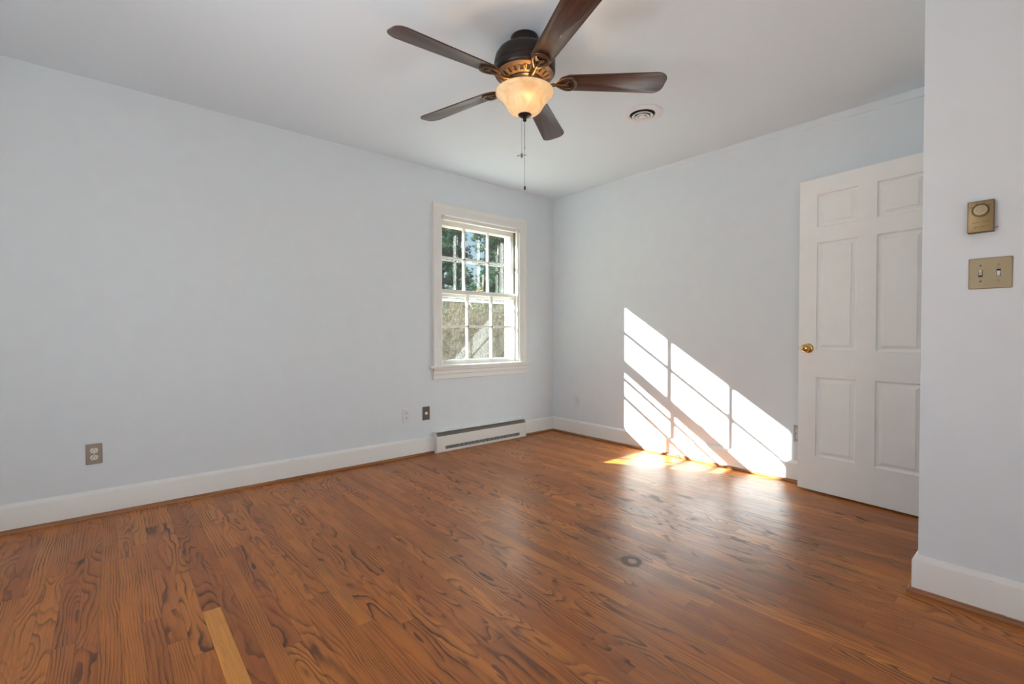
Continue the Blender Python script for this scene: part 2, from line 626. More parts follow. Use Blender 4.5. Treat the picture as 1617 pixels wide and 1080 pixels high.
def holed(bm, axis, a0, a1, z0, z1, t0, t1, holes):
    """a wall slab along x ('x') or y ('y') with rectangular holes, one connected grid of quads"""
    us = sorted({a0, a1, *[h[0] for h in holes], *[h[1] for h in holes]})
    zs = sorted({z0, z1, *[h[2] for h in holes], *[h[3] for h in holes]})
    vd = {}

    def P(u, z, s):
        key = (u, z, s)
        if key not in vd:
            vd[key] = bm.verts.new((u, s, z) if axis == 'x' else (s, u, z))
        return vd[key]

    def solid(i, j):
        if not (0 <= i < len(us) - 1 and 0 <= j < len(zs) - 1):
            return False
        cu, cz = (us[i] + us[i + 1]) / 2, (zs[j] + zs[j + 1]) / 2
        return not any(h[0] < cu < h[1] and h[2] < cz < h[3] for h in holes)
    for i in range(len(us) - 1):
        for j in range(len(zs) - 1):
            if not solid(i, j):
                continue
            u0, u1, w0, w1 = us[i], us[i + 1], zs[j], zs[j + 1]
            for s in (t0, t1):
                bm.faces.new((P(u0, w0, s), P(u1, w0, s), P(u1, w1, s), P(u0, w1, s)))
            if not solid(i - 1, j):
                bm.faces.new((P(u0, w0, t0), P(u0, w1, t0), P(u0, w1, t1), P(u0, w0, t1)))
            if not solid(i + 1, j):
                bm.faces.new((P(u1, w0, t0), P(u1, w1, t0), P(u1, w1, t1), P(u1, w0, t1)))
            if not solid(i, j - 1):
                bm.faces.new((P(u0, w0, t0), P(u1, w0, t0), P(u1, w0, t1), P(u0, w0, t1)))
            if not solid(i, j + 1):
                bm.faces.new((P(u0, w1, t0), P(u1, w1, t0), P(u1, w1, t1), P(u0, w1, t1)))


bm = NB()
holed(bm, 'x', ROOM_W, 0.0, 0.0, CEIL, 0.0, T, [WIN])
tag(obj('wall_left', bm, 'wall'), 'long pale grey wall holding the double-hung window', 'wall', kind='structure')
bm = NB()
holed(bm, 'y', ROOM_S - 0.12, T, 0.0, CEIL, 0.0, 0.12, [])
tag(obj('wall_right', bm, 'wall'), 'pale grey wall with the slanting patch of sunlight', 'wall', kind='structure')
HOLE_W = (-2.95, -1.25, 0.77, 2.07)
HOLE_S = (-3.60, -1.90, 0.77, 2.07)
bm = NB()
holed(bm, 'y', ROOM_S - 0.12, T, 0.0, CEIL, ROOM_W - 0.12, ROOM_W, [HOLE_W])
tag(obj('wall_side', bm, 'wall'), 'pale grey side wall outside the picture, with an added opening for fill light', 'wall', kind='structure')
DOOR_X0, DOOR_X1, DOOR_H = -0.985, -0.205, 2.025
bm = NB()
holed(bm, 'x', ROOM_W, W_X + 0.10, 0.0, CEIL, ROOM_S - 0.12, ROOM_S, [HOLE_S])
tag(obj('wall_rear', bm, 'wall'), 'pale grey wall behind the camera, with an added opening for fill light', 'wall', kind='structure')
# entry wall: face towards the camera plus its return with the doorway
bm = NB()
box(bm, W_X, W_X + 0.10, ROOM_S, W_Y - 0.10, 0, CEIL)
holed(bm, 'x', W_X, 0.0, 0.0, CEIL, W_Y - 0.10, W_Y, [(DOOR_X0, DOOR_X1, 0.0, DOOR_H)])
bmesh.ops.remove_doubles(bm, verts=bm.verts, dist=1e-5)
tag(obj('wall_entry', bm, 'wall'), 'near wall at the right with thermostat and light switch', 'wall', kind='structure')
# hallway beyond the doorway
bm = NB()
box(bm, W_X + 0.10, 0.0, ROOM_S - 0.12, ROOM_S - 0.02, 0, CEIL)
tag(obj('wall_hall', bm, 'wall'), 'pale grey end wall of the hall beyond the doorway', 'wall', kind='structure')

# slightly uneven plaster strip where the patch wall meets the ceiling
bm = NB()
a = [bm.verts.new(p) for p in ((-0.010, -0.9, CEIL), (-0.010, -3.15, CEIL), (-0.0065, -3.15, CEIL - 0.050), (-0.002, -0.9, CEIL - 0.022))]
b = [bm.verts.new(p) for p in ((0.0, -0.9, CEIL), (0.0, -3.15, CEIL), (0.0, -3.15, CEIL - 0.053), (0.0, -0.9, CEIL - 0.023))]
bm.faces.new(a)
for i in range(4):
    j = (i + 1) % 4
    bm.faces.new((a[i], b[i], b[j], a[j]))
tag(obj('trim_1', bm, 'wall'), 'thin plaster strip along the top of the sunlit wall', 'trim', kind='structure')

# ------------------------------------------------------------------ baseboards and shoe moulding
BASE_P = [(0.0, 0.0), (0.0165, 0.0), (0.0165, 0.127), (0.0145, 0.133), (0.006, 0.144), (0.003, 0.1475), (0.0, 0.148)]
SHOE_P = [(0.0165, 0.0), (0.0310, 0.0), (0.0306, 0.006), (0.0285, 0.0120), (0.0245, 0.0165), (0.0195, 0.0188), (0.0165, 0.0192)]


def run(bm, prof, pts, normals, s0=0.0, s1=0.0):
    """extrude a profile along a polyline; inner corners mitred; s0/s1 = mitre of free ends"""
    rings = []
    k = len(pts)
    for i, p in enumerate(pts):
        p = Vector((*p, 0))
        if i == 0 or i == k - 1:
            nrm = Vector((*normals[min(i, k - 2)], 0))
            q = Vector((*pts[1], 0)) - Vector((*pts[0], 0)) if i == 0 else Vector((*pts[-1], 0)) - Vector((*pts[-2], 0))
            q.normalize()
            s = s0 if i == 0 else s1
            off = nrm + q * s
        else:
            off = Vector((*normals[i - 1], 0)) + Vector((*normals[i], 0))
        rings.append([bm.verts.new((p.x + off.x * d, p.y + off.y * d, z)) for d, z in prof])
    n = len(prof)
    for A, B in zip(rings, rings[1:]):
        for q in range(n):
            w = (q + 1) % n
            bm.faces.new((A[q], A[w], B[w], B[q]))
    bm.faces.new(rings[0][::-1])
    bm.faces.new(rings[-1])


HX0, HX1 = -1.472, -0.446        # heater span
runs = [
    ('left', [((ROOM_W, 0), (HX0 - 0.002, 0)), ((HX1 + 0.002, 0), (0, 0))], (0, -1), [(1, 0), (0, -1)], 'under the window wall, from heater to corner and beyond'),
    ('right', [((0, 0), (0, W_Y))], (-1, 0), [(1, -1)], 'along the sunlit wall'),
    ('side', [((ROOM_W, ROOM_S), (ROOM_W, 0))], (1, 0), [(1, -1)], 'along the side wall outside the picture'),
    ('rear', [((ROOM_W, ROOM_S), (W_X, ROOM_S))], (0, 1), [(1, -1)], 'along the wall behind the camera'),
]
ti = 2
for side, segs, nrm, sh, desc in runs:
    bm, bs = NB(), NB()
    for (p, q), (s0, s1) in zip(segs, sh):
        run(bm, BASE_P, [p, q], [nrm], s0, s1)
        run(bs, SHOE_P, [p, q], [nrm], s0, s1)
    tag(obj('baseboard_' + side, bm, 'baseboard', smooth=25), 'white painted baseboard ' + desc, 'baseboard', kind='structure')
    tag(obj('trim_%d' % ti, bs, 'shoe', smooth=40), 'stained wood shoe moulding ' + desc, 'shoe moulding', kind='structure')
    ti += 1
bm, bs = NB(), NB()
for prof, b_ in ((BASE_P, bm), (SHOE_P, bs)):
    run(b_, prof, [(W_X, ROOM_S), (W_X, W_Y), (DOOR_X0 - 0.075, W_Y)], [(-1, 0), (0, 1)], 1, 0)
tag(obj('baseboard_entry', bm, 'baseboard', smooth=25), 'white baseboard wrapping the near wall corner at the right', 'baseboard', kind='structure')
tag(obj('trim_%d' % ti, bs, 'shoe', smooth=40), 'dark stained shoe moulding wrapping the near wall corner', 'shoe moulding', kind='structure')

# ------------------------------------------------------------------ window
wx0, wx1, wz0, wz1 = WIN
win = thing('window_1', 'white double-hung six-over-six window in the left wall', 'window', ((wx0 + wx1) / 2, 0, wz0), kind='structure')
WB = Vector(win.location)


def wpart(name, bm, mat, parent=win, smooth=False):
    """window geometry is written in room coordinates, stored relative to the window's base"""
    if parent is win:
        bmesh.ops.translate(bm, vec=-WB, verts=bm.verts)
        return obj(name, bm, mat, win, smooth)
    bmesh.ops.translate(bm, vec=-WB, verts=bm.verts)
    return obj(name, bm, mat, parent, smooth)


# moulded casing: stepped profile, mitred like a picture frame
CAS = [(0.0, 0.0), (0.0, -0.014), (0.006, -0.019), (0.022, -0.017), (0.055, -0.017), (0.060, -0.021), (0.072, -0.026), (0.088, -0.026), (0.090, -0.020), (0.090, 0.0)]
cx0, cx1, cz1 = -1.383, -0.488, 2.055
bm = NB()
rings = []
for corner in range(4):
    rg = []
    for w, d in CAS:
        x = cx0 - w if corner in (0, 1) else cx1 + w
        z = 0.748 if corner in (0, 3) else cz1 + w * 1.12
        rg.append(bm.verts.new((x, d, z)))
    rings.append(rg)
n = len(CAS)
for A, B in zip(rings, rings[1:]):
    for q in range(n - 1):
        bm.faces.new((A[q], A[q + 1], B[q + 1], B[q]))
bm.faces.new(rings[0][::-1])
bm.faces.new(rings[3])
wpart('casing', bm, 'trim', smooth=25)
# jamb lining + stops + parting beads
bm = NB()
box(bm, wx0, wx0 + 0.012, 0.0, T, wz0, wz1)
box(bm, wx1 - 0.012, wx1, 0.0, T, wz0, wz1)
box(bm, wx0 + 0.012, wx1 - 0.012, 0.0, T, wz1 - 0.012, wz1)
wpart('jamb', bm, 'trim')
bm = NB()
for x0, x1 in ((wx0 + 0.012, wx0 + 0.024), (wx1 - 0.024, wx1 - 0.012)):
    box(bm, x0, x1, 0.002, 0.034, wz0 + 0.02, wz1 - 0.012, 0.002)
    box(bm, x0, x1, 0.0765, 0.0835, wz0 + 0.02, wz1 - 0.012)
box(bm, wx0 + 0.024, wx1 - 0.024, 0.002, 0.034, wz1 - 0.034, wz1 - 0.012, 0.002)
wpart('sash_stop', bm, 'trim')
bm = NB()
for x0, x1 in ((wx0 + 0.012, wx0 + 0.0128), (wx1 - 0.0128, wx1 - 0.012)):
    box(bm, x0, x1, 0.0350, 0.0760, wz0 + 0.02, wz1 - 0.014)
wpart('sash_channel', bm, 'channel')
# stool and apron
bm = NB()
box(bm, -1.512, -0.362, -0.047, 0.0, 0.727, 0.749, 0.005)
box(bm, wx0 + 0.001, wx1 - 0.001, -0.0005, 0.040, 0.7355, 0.749)
wpart('stool', bm, 'trim', smooth=30)
bm = NB()
prof = [(0, 0.627), (-0.012, 0.627), (-0.016, 0.632), (-0.016, 0.668), (-0.021, 0.675), (-0.021, 0.703), (-0.027, 0.711), (-0.027, 0.7265), (0, 0.7265)]
A = [bm.verts.new((-1.472, y, z)) for y, z in prof]
B = [bm.verts.new((-0.399, y, z)) for y, z in prof]
bm.faces.new(A[::-1])
bm.faces.new(B)
for q in range(len(prof)):
    w = (q + 1) % len(prof)
    bm.faces.new((A[q], A[w], B[w], B[q]))
wpart('apron', bm, 'trim', smooth=25)
# sloping exterior sill
bm = NB()
v = [(wx0, 0.041, 0.745), (wx0, 0.32, 0.70), (wx1, 0.32, 0.70), (wx1, 0.041, 0.745)]
a = [bm.verts.new(p) for p in v]
b = [bm.verts.new((p[0], p[1], 0.66 if p[1] > 0.1 else 0.7355)) for p in v]
bm.faces.new(a)
bm.faces.new(b[::-1])
for i in range(4):
    j = (i + 1) % 4
    bm.faces.new((a[i], b[i], b[j], a[j]))
wpart('exterior_sill', bm, 'exterior_paint')


def sash(name, x0, x1, z0, z1, y0, y1, gx0, gx1, gz0, gz1, glassname):
    bm = NB()
    box(bm, x0, gx0, y0, y1, z0, z1, 0.002)
    box(bm, gx1, x1, y0, y1, z0, z1, 0.002)
    box(bm, gx0 - 0.003, gx1 + 0.003, y0, y1, z0, gz0, 0.002)
    box(bm, gx0 - 0.003, gx1 + 0.003, y0, y1, gz1, z1, 0.002)
    s = wpart(name, bm, 'trim', smooth=30)
    bm = NB()
    yc = (y0 + y1) / 2
    # muntins: tee-shaped bars, thin nose towards the room
    for i in (1, 2):
        x = gx0 + (gx1 - gx0) * i / 3
        box(bm, x - 0.0105, x + 0.0105, yc - 0.002, yc + 0.006, gz0, gz1)
        box(bm, x - 0.0075, x + 0.0075, y0 + 0.003, y1 - 0.001, gz0, gz1)
    z = (gz0 + gz1) / 2 + 0.004
    box(bm, gx0, gx1, yc - 0.002, yc + 0.006, z - 0.0105, z + 0.0105)
    box(bm, gx0, gx1, y0 + 0.003, y1 - 0.001, z - 0.0075, z + 0.0075)
    wpart('muntin', bm, 'trim', s)
    bm = NB()
    box(bm, gx0 - 0.004, gx1 + 0.004, yc + 0.0005, yc + 0.0030, gz0 - 0.004, gz1 + 0.004)
    wpart('glass_pane', bm, 'glass', s)
    return s


upper = sash('upper_sash', wx0 + 0.013, wx1 - 0.013, 1.358, 2.046, 0.085, 0.119, -1.355, -0.516, 1.420, 1.995, 'upper')
lower = sash('lower_sash', wx0 + 0.013, wx1 - 0.013, 0.7495, 1.4205, 0.040, 0.075, -1.348, -0.508, 0.789, 1.385, 'lower')
# brass sash lock on the meeting rail
bm = NB()
lx = -0.935
box(bm, lx - 0.028, lx + 0.028, 0.048, 0.068, 1.4206, 1.4245, 0.001)
lathe(bm, [(0.0, 0.004), (0.011, 0.004), (0.011, 0.012), (0.008, 0.015), (0.0, 0.015)], 20, (lx, 0.058, 1.4206))
tube(bm, [(lx, 0.058, 1.433), (lx + 0.02, 0.054, 1.437), (lx + 0.036, 0.048, 1.439)], [0.005, 0.004, 0.0055], 8)
wpart('sash_lock', bm, 'brass', lower, smooth=40)
# small white blind brackets in the upper corners
for x in (wx0 + 0.030, wx1 - 0.030):
    bm = NB()
    box(bm, x - 0.016, x + 0.016, -0.024, -0.021, 2.018, 2.052)
    box(bm, x - 0.016, x - 0.013, -0.024, 0.012, 2.018, 2.052)
    box(bm, x + 0.013, x + 0.016, -0.024, 0.012, 2.018, 2.052)
    box(bm, x - 0.016, x + 0.016, -0.024, 0.012, 2.049, 2.052)
    wpart('blind_bracket', bm, 'white_plastic')
# aluminium storm window outside
bm = NB()
sx0, sx1 = -1.336, -0.512
box(bm, wx0 + 0.012, sx0, 0.165, 0.185, 0.722, wz1 - 0.012)
box(bm, sx1, wx1 - 0.012, 0.165, 0.185, 0.722, wz1 - 0.012)
box(bm, sx0, sx1, 0.165, 0.185, 2.000, wz1 - 0.012)
box(bm, sx0, sx1, 0.165, 0.185, 0.722, 0.760)
box(bm, sx0, sx1, 0.166, 0.184, 1.326, 1.347)
storm = wpart('storm_frame', bm, 'aluminium')
bm = NB()
box(bm, sx0, sx1, 0.177, 0.179, 1.347, 2.000)
wpart('storm_glass', bm, 'storm_glass', storm)
bm = NB()
box(bm, sx0, sx1, 0.171, 0.173, 0.760, 1.326)
wpart('storm_glass', bm, 'dusty_glass', storm)

# two made-up windows behind the camera: plain frames around the added fill lamps
for nme, lab, (a0, a1, z0, z1), ax, s in (('added_window_rear', 'added white window frame for fill light in the wall behind the camera', HOLE_S, 'x', ROOM_S),
                                           ('added_window_side', 'added white window frame for fill light in the side wall outside the picture', HOLE_W, 'y', ROOM_W)):
    w_ = thing(nme, lab, 'window', ((a0 + a1) / 2, s, z0) if ax == 'x' else (s, (a0 + a1) / 2, z0), 0 if ax == 'x' else R(-90), kind='structure')
    hw = (a1 - a0) / 2
    h = z1 - z0
    bm = NB()
    for x0, x1, q0, q1 in ((-hw - 0.09, -hw, -0.09, h + 0.09), (hw, hw + 0.09, -0.09, h + 0.09), (-hw, hw, h, h + 0.09), (-hw, hw, -0.09, 0)):
        box(bm, x0, x1, 0.0, 0.02, q0, q1, 0.003)
    obj('casing', bm, 'trim', w_)
    bm = NB()
    for x0, x1, q0, q1 in ((-hw, -hw + 0.05, 0, h), (hw - 0.05, hw, 0, h), (-hw + 0.05, hw - 0.05, h - 0.05, h), (-hw + 0.05, hw - 0.05, 0, 0.05), (-0.025, 0.025, 0.05, h - 0.05)):
        box(bm, x0, x1, -0.06, -0.025, q0, q1)
    obj('sash', bm, 'trim', w_)

# ------------------------------------------------------------------ door
DT = Vector((-0.10783485, -0.99416882, 0))      # from latch edge to hinge edge
DW, DZ0, DZ1, DTH = 0.752, 0.012, 2.009, 0.035
s0 = Vector((-0.137, -2.4105, 0)) - 0.019 * DT
rz = math.atan2(DT.y, DT.x)
door = thing('door_1', 'white six-panel door standing open against the sunlit wall', 'door', (s0.x, s0.y, DZ0), rz, kind='structure')
# local frame: +x latch->hinge, +y = left of that = towards +x room wall side; front face (camera side) is -y
nl = Vector((-DT.y, DT.x, 0))


def panel_door():
    bm = NB()
    H = DZ1 - DZ0
    xs = [0, 0.104, 0.326, 0.421, 0.643, DW]
    zs = [0, 0.223, 0.732, 0.904, 1.588, 1.686, 1.894, H]
    holes = {(i, j) for i in (1, 3) for j in (1, 3, 5)}
    for side in (0, 1):
        sgn = -1.0 if side == 0 else 1.0
        yb = 0.0 if side == 0 else DTH

        def P(x, z, dep):
            return bm.verts.new((x, yb - sgn * dep, z))
        for i in range(5):
            for j in range(7):
                x0, x1, z0, z1 = xs[i], xs[i + 1], zs[j], zs[j + 1]
                if (i, j) not in holes:
                    bm.faces.new([P(x0, z0, 0), P(x1, z0, 0), P(x1, z1, 0), P(x0, z1, 0)])
                    continue
                prev = None
                for ins, dep in ((0, 0), (0.0015, 0.007), (0.007, 0.0135), (0.010, 0.0145), (0.016, 0.0145), (0.033, 0.0060), (0.0345, 0.0025)):
                    r_ = [P(x0 + ins, z0 + ins, dep), P(x1 - ins, z0 + ins, dep), P(x1 - ins, z1 - ins, dep), P(x0 + ins, z1 - ins, dep)]
                    if prev:
                        for q in range(4):
                            w = (q + 1) % 4
                            bm.faces.new((prev[q], prev[w], r_[w], r_[q]))
                    prev = r_
                bm.faces.new(prev)
    for z in (0, H):
        for i in range(5):
            bm.faces.new([bm.verts.new(p) for p in ((xs[i], 0, z), (xs[i + 1], 0, z), (xs[i + 1], DTH, z), (xs[i], DTH, z))])
    for x in (0, DW):
        for j in range(7):
            bm.faces.new([bm.verts.new(p) for p in ((x, 0, zs[j]), (x, 0, zs[j + 1]), (x, DTH, zs[j + 1]), (x, DTH, zs[j]))])
    bmesh.ops.remove_doubles(bm, verts=bm.verts, dist=1e-5)
    return bm


obj('door_leaf', panel_door(), 'door', door)
KX, KZ = 0.060, 0.9155
KNOB = [(0.0, 0.066), (0.008, 0.066), (0.0085, 0.064), (0.016, 0.0625), (0.023, 0.056), (0.0265, 0.047), (0.0245, 0.037), (0.017, 0.029), (0.0115, 0.024), (0.0105, 0.012),
        (0.024, 0.0105), (0.029, 0.007), (0.031, 0.003), (0.031, 0.0)]
for sgn, yb in ((1, 0.0), (-1, DTH)):
    bm = NB()
    lathe(bm, KNOB, 32)
    bmesh.ops.rotate(bm, verts=bm.verts, matrix=Matrix.Rotation(R(90) * sgn, 3, 'X'))
    kn = obj('door_knob', bm, 'brass', door, smooth=40, loc=(KX, yb, KZ))
    bm = NB()
    lathe(bm, [(0.0, 0.0668), (0.0055, 0.0668), (0.0055, 0.0655)], 16)
    bmesh.ops.rotate(bm, verts=bm.verts, matrix=Matrix.Rotation(R(90) * sgn, 3, 'X'))
    obj('privacy_lock_hole', bm, 'screw', kn)
bm = NB()
box(bm, -0.0012, 0.0004, 0.005, 0.030, KZ - 0.028, KZ + 0.028)
box(bm, -0.009, 0.0004, 0.011, 0.024, KZ - 0.008, KZ + 0.008, 0.002)
obj('latch_plate', bm, 'brass', door)
for z in (0.18, 1.0, 1.80):
    bm = NB()
    tube(bm, [(DW + 0.006, 0.004, z - 0.045), (DW + 0.006, 0.004, z + 0.045)], 0.006, 12)
    box(bm, DW - 0.0005, DW + 0.003, 0.004, 0.032, z - 0.045, z + 0.045)
    obj('hinge', bm, 'brass', door, smooth=40)
# door frame in the entry return
bm = NB()
for x0, x1 in ((DOOR_X0, DOOR_X0 + 0.018), (DOOR_X1 - 0.018, DOOR_X1)):
    box(bm, x0, x1, W_Y - 0.10, W_Y, 0.0, DOOR_H)
box(bm, DOOR_X0 + 0.018, DOOR_X1 - 0.018, W_Y - 0.10, W_Y, DOOR_H - 0.012, DOOR_H)
for y0, y1 in ((W_Y, W_Y + 0.016), (W_Y - 0.116, W_Y - 0.10)):
    box(bm, DOOR_X0 - 0.068, DOOR_X0 + 0.004, y0, y1, 0.0, DOOR_H + 0.07, 0.003)
    box(bm, DOOR_X1 - 0.004, DOOR_X1 + 0.068, y0, y1, 0.0, DOOR_H + 0.07, 0.003)
    box(bm, DOOR_X0 + 0.004, DOOR_X1 - 0.004, y0, y1, DOOR_H - 0.004, DOOR_H + 0.07, 0.003)
tag(obj('trim_7', bm, 'trim'), 'white painted frame of the doorway behind the open door', 'door frame', kind='structure')

# ------------------------------------------------------------------ baseboard heater
hz0, hz1 = 0.012, 0.180
heater = thing('baseboard_heater', 'long white electric baseboard heater under the window', 'heater', ((HX0 + HX1) / 2, 0, 0.0))
hl = (HX1 - HX0) / 2


def extr_x(bm, prof, x0, x1):
    A = [bm.verts.new((x0, y, z)) for y, z in prof]
    B = [bm.verts.new((x1, y, z)) for y, z in prof]
    bm.faces.new(A[::-1])
    bm.faces.new(B)
    for q in range(len(prof)):
        w = (q + 1) % len(prof)
        bm.faces.new((A[q], A[w], B[w], B[q]))


ENDP = [(0.0, 0.0), (-0.058, 0.0), (-0.068, 0.012), (-0.068, 0.146), (-0.044, 0.180), (0.0, 0.181)]
bm = NB()
extr_x(bm, [(-0.0005, 0.001), (-0.004, 0.001), (-0.004, 0.178), (-0.038, 0.1775), (-0.042, 0.174), (-0.043, 0.1755), (-0.039, 0.1805), (-0.0005, 0.1812)], -hl + 0.004, hl - 0.004)
obj('housing', bm, 'heater_white', heater)
for x0, x1 in ((-hl, -hl + 0.005), (hl - 0.005, hl)):
    bm = NB()
    extr_x(bm, ENDP, x0, x1)
    obj('end_cap', bm, 'heater_white', heater)
bm = NB()
extr_x(bm, [(-0.066, 0.056), (-0.068, 0.056), (-0.068, 0.1420), (-0.0655, 0.1445), (-0.060, 0.1420), (-0.060, 0.1395), (-0.066, 0.1405)], -hl + 0.005, hl - 0.005)
obj('front_cover', bm, 'heater_white', heater)
bm = NB()
extr_x(bm, [(-0.058, 0.004), (-0.060, 0.002), (-0.0655, 0.013), (-0.0655, 0.027), (-0.0635, 0.027), (-0.0625, 0.014)], -hl + 0.005, hl - 0.005)
for x0, x1 in ((-hl + 0.005, -hl + 0.085), (hl - 0.085, hl - 0.005)):
    box(bm, x0, x1, -0.0655, -0.0635, 0.026, 0.057)
for xs_ in (-hl + 0.07, 0.0, hl - 0.075):
    box(bm, xs_ - 0.003, xs_ + 0.003, -0.0675, -0.0655, 0.018, 0.024)
obj('bottom_rail', bm, 'heater_white', heater)
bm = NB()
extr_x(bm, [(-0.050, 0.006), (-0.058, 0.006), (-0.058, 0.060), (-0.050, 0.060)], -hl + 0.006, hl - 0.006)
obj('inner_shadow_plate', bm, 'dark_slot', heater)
bm = NB()
k = 62
for i in range(k):
    x = -hl + 0.09 + (2 * hl - 0.18) * i / (k - 1)
    a = [bm.verts.new(p) for p in ((x - 0.0040, -0.0645, 0.026), (x - 0.0012, -0.0645, 0.026), (x + 0.0050, -0.0645, 0.057), (x + 0.0022, -0.0645, 0.057))]
    b = [bm.verts.new((p.co.x, -0.0630, p.co.z)) for p in a]
    bm.faces.new(a)
    bm.faces.new(b[::-1])
    for q in range(4):
        w = (q + 1) % 4
        bm.faces.new((a[q], b[q], b[w], a[w]))
obj('intake_grille', bm, 'heater_white', heater)
bm = NB()
for i in range(150):
    x = -hl + 0.02 + (2 * hl - 0.04) * i / 149
    box(bm, x - 0.0006, x + 0.0006, -0.058, -0.010, 0.070, 0.166)
tube(bm, [(-hl + 0.006, -0.033, 0.11), (hl - 0.006, -0.033, 0.11)], 0.008, 10)
obj('heating_element', bm, 'heater_metal', heater)

# ------------------------------------------------------------------ wall plates


def rrect(w, h, r, n=5):
    pts = []
    for cx, cy, a0 in ((w / 2 - r, h / 2 - r, 0), (-w / 2 + r, h / 2 - r, 90), (-w / 2 + r, -h / 2 + r, 180), (w / 2 - r, -h / 2 + r, 270)):
        for i in range(n + 1):
            a = R(a0 + 90 * i / n)
            pts.append((cx + r * math.cos(a), cy + r * math.sin(a)))
    return pts


def facing(bm):
    """geometry drawn in xy facing +z -> stands up facing -y"""
    bmesh.ops.rotate(bm, verts=bm.verts, matrix=Matrix.Rotation(R(90), 3, 'X'))
    return bm


def plate(w, h, d, mat, parent, name='cover_plate', r=0.004):
    bm = NB()
    o1, o2 = rrect(w, h, r), rrect(w - 0.006, h - 0.006, r)
    a = [bm.verts.new((x, y, 0.0)) for x, y in o1]
    b = [bm.verts.new((x, y, d * 0.5)) for x, y in o1]
    c = [bm.verts.new((x, y, d)) for x, y in o2]
    bm.faces.new(a[::-1])
    bm.faces.new(c)
    k = len(o1)
    for A, B in ((a, b), (b, c)):
        for i in range(k):
            j = (i + 1) % k
            bm.faces.new((A[i], A[j], B[j], B[i]))
    return obj(name, facing(bm), mat, parent, smooth=30)


def screw(parent, x, z, d, r=0.0032, mat='screw'):
    bm = NB()
    lathe(bm, [(0, 0.0016), (r * 0.7, 0.0014), (r, 0.0006), (r, 0.0)], 14)
    facing(bm)
    return obj('screw', bm, mat, parent, smooth=30, loc=(x, -d, z))


def outlet(label, loc, rz, platemat, facemat, slot='dark_slot'):
    t_ = thing('wall_outlet', label, 'outlet', loc, rz, 'duplex outlets on the walls')
    d = 0.0055
    plate(0.070, 0.1135, d, platemat, t_)
    for zc in (0.0195, -0.0195):
        bm = NB()
        pts = []
        for i in range(40):
            a = 2 * math.pi * i / 40
            pts.append((0.0172 * math.cos(a), max(-0.0138, min(0.0138, 0.0172 * math.sin(a)))))
        prism(bm, pts, 0.0, 0.0022, 0.0006)
        f = obj('receptacle', facing(bm), facemat, t_, smooth=30, loc=(0, -d + 0.0002, zc))
        bm = NB()
        for sx, hh in ((-0.0064, 0.0042), (0.0064, 0.0034)):
            box(bm, sx - 0.0012, sx + 0.0012, -hh - 0.001, hh - 0.001, 0.002, 0.0026)
        c_ = [(0.0026 * math.cos(2 * math.pi * i / 14), 0.0086 + 0.0026 * math.sin(2 * math.pi * i / 14)) for i in range(14)]
        prism(bm, c_, 0.002, 0.0026)
        obj('contact_slot', facing(bm), slot, f)
    screw(t_, 0, 0, d, mat=facemat)
    return t_


outlet('brown plated duplex outlet low on the window wall, far from the window', (-3.656, 0, 0.353), 0, 'taupe', 'ivory')
outlet('white duplex outlet left of the brown cable jack by the heater', (-1.725, 0, 0.349), 0, 'white_plastic', 'white_plastic')
outlet('outlet painted over in wall grey near the room corner', (0, -0.340, 0.348), R(-90), 'painted_plate', 'painted_plate')
outlet('grey plated duplex outlet half hidden by the open door', (0, -2.355, 0.336), R(-90), 'grey_plate', 'ivory')

jack = thing('cable_jack', 'dark brown coaxial cable jack plate left of the heater', 'cable jack', (-1.5385, 0, 0.347), 0)
plate(0.070, 0.1135, 0.005, 'brown_plate', jack)
bm = NB()
lathe(bm, [(0, 0.008), (0.0025, 0.008), (0.003, 0.0015), (0.0125, 0.0015), (0.0135, 0.0)], 24)
obj('coax_connector', facing(bm), 'steel', jack, smooth=30, loc=(0, -0.005, 0.0))
for z in (0.042, -0.042):
    screw(jack, 0, z, 0.005)

# light switch
sw = thing('light_switch', 'tan double toggle light switch plate under the thermostat', 'light switch', (W_X, -3.3475, 1.2395), R(-90))
plate(0.1130, 0.1120, 0.0055, 'tan', sw)
for x, upd, mat in ((-0.0245, 1, 'toggle_tan'), (0.0215, -1, 'white_plastic')):
    bm = NB()
    box(bm, x - 0.0056, x + 0.0056, -0.0056, -0.0050, -0.0125, 0.0125)
    sl = obj('toggle_slot', bm, 'dark_slot', sw)
    bm = NB()
    a = [(x - 0.0046, 0.0), (x + 0.0046, 0.0), (x + 0.0046, 0.0), (x - 0.0046, 0.0)]
    zc = 0.0015 * upd
    vs_ = [bm.verts.new(p) for p in (
        (x - 0.0046, -0.005, zc - 0.0085), (x + 0.0046, -0.005, zc - 0.0085), (x + 0.0046, -0.005, zc + 0.0085), (x - 0.0046, -0.005, zc + 0.0085),
        (x - 0.0038, -0.0155, zc + 0.0075 * upd - 0.0030), (x + 0.0038, -0.0155, zc + 0.0075 * upd - 0.0030),
        (x + 0.0038, -0.0155, zc + 0.0075 * upd + 0.0030), (x - 0.0038, -0.0155, zc + 0.0075 * upd + 0.0030))]
    for q in ((0, 1, 2, 3), (4, 5, 6, 7), (0, 1, 5, 4), (1, 2, 6, 5), (2, 3, 7, 6), (3, 0, 4, 7)):
        bm.faces.new([vs_[i] for i in q])
    obj('toggle', bm, mat, sw)
    for z in (0.0285, -0.0285):
        screw(sw, x, z, 0.0055, 0.0030, 'screw' if upd == 1 else 'tan')


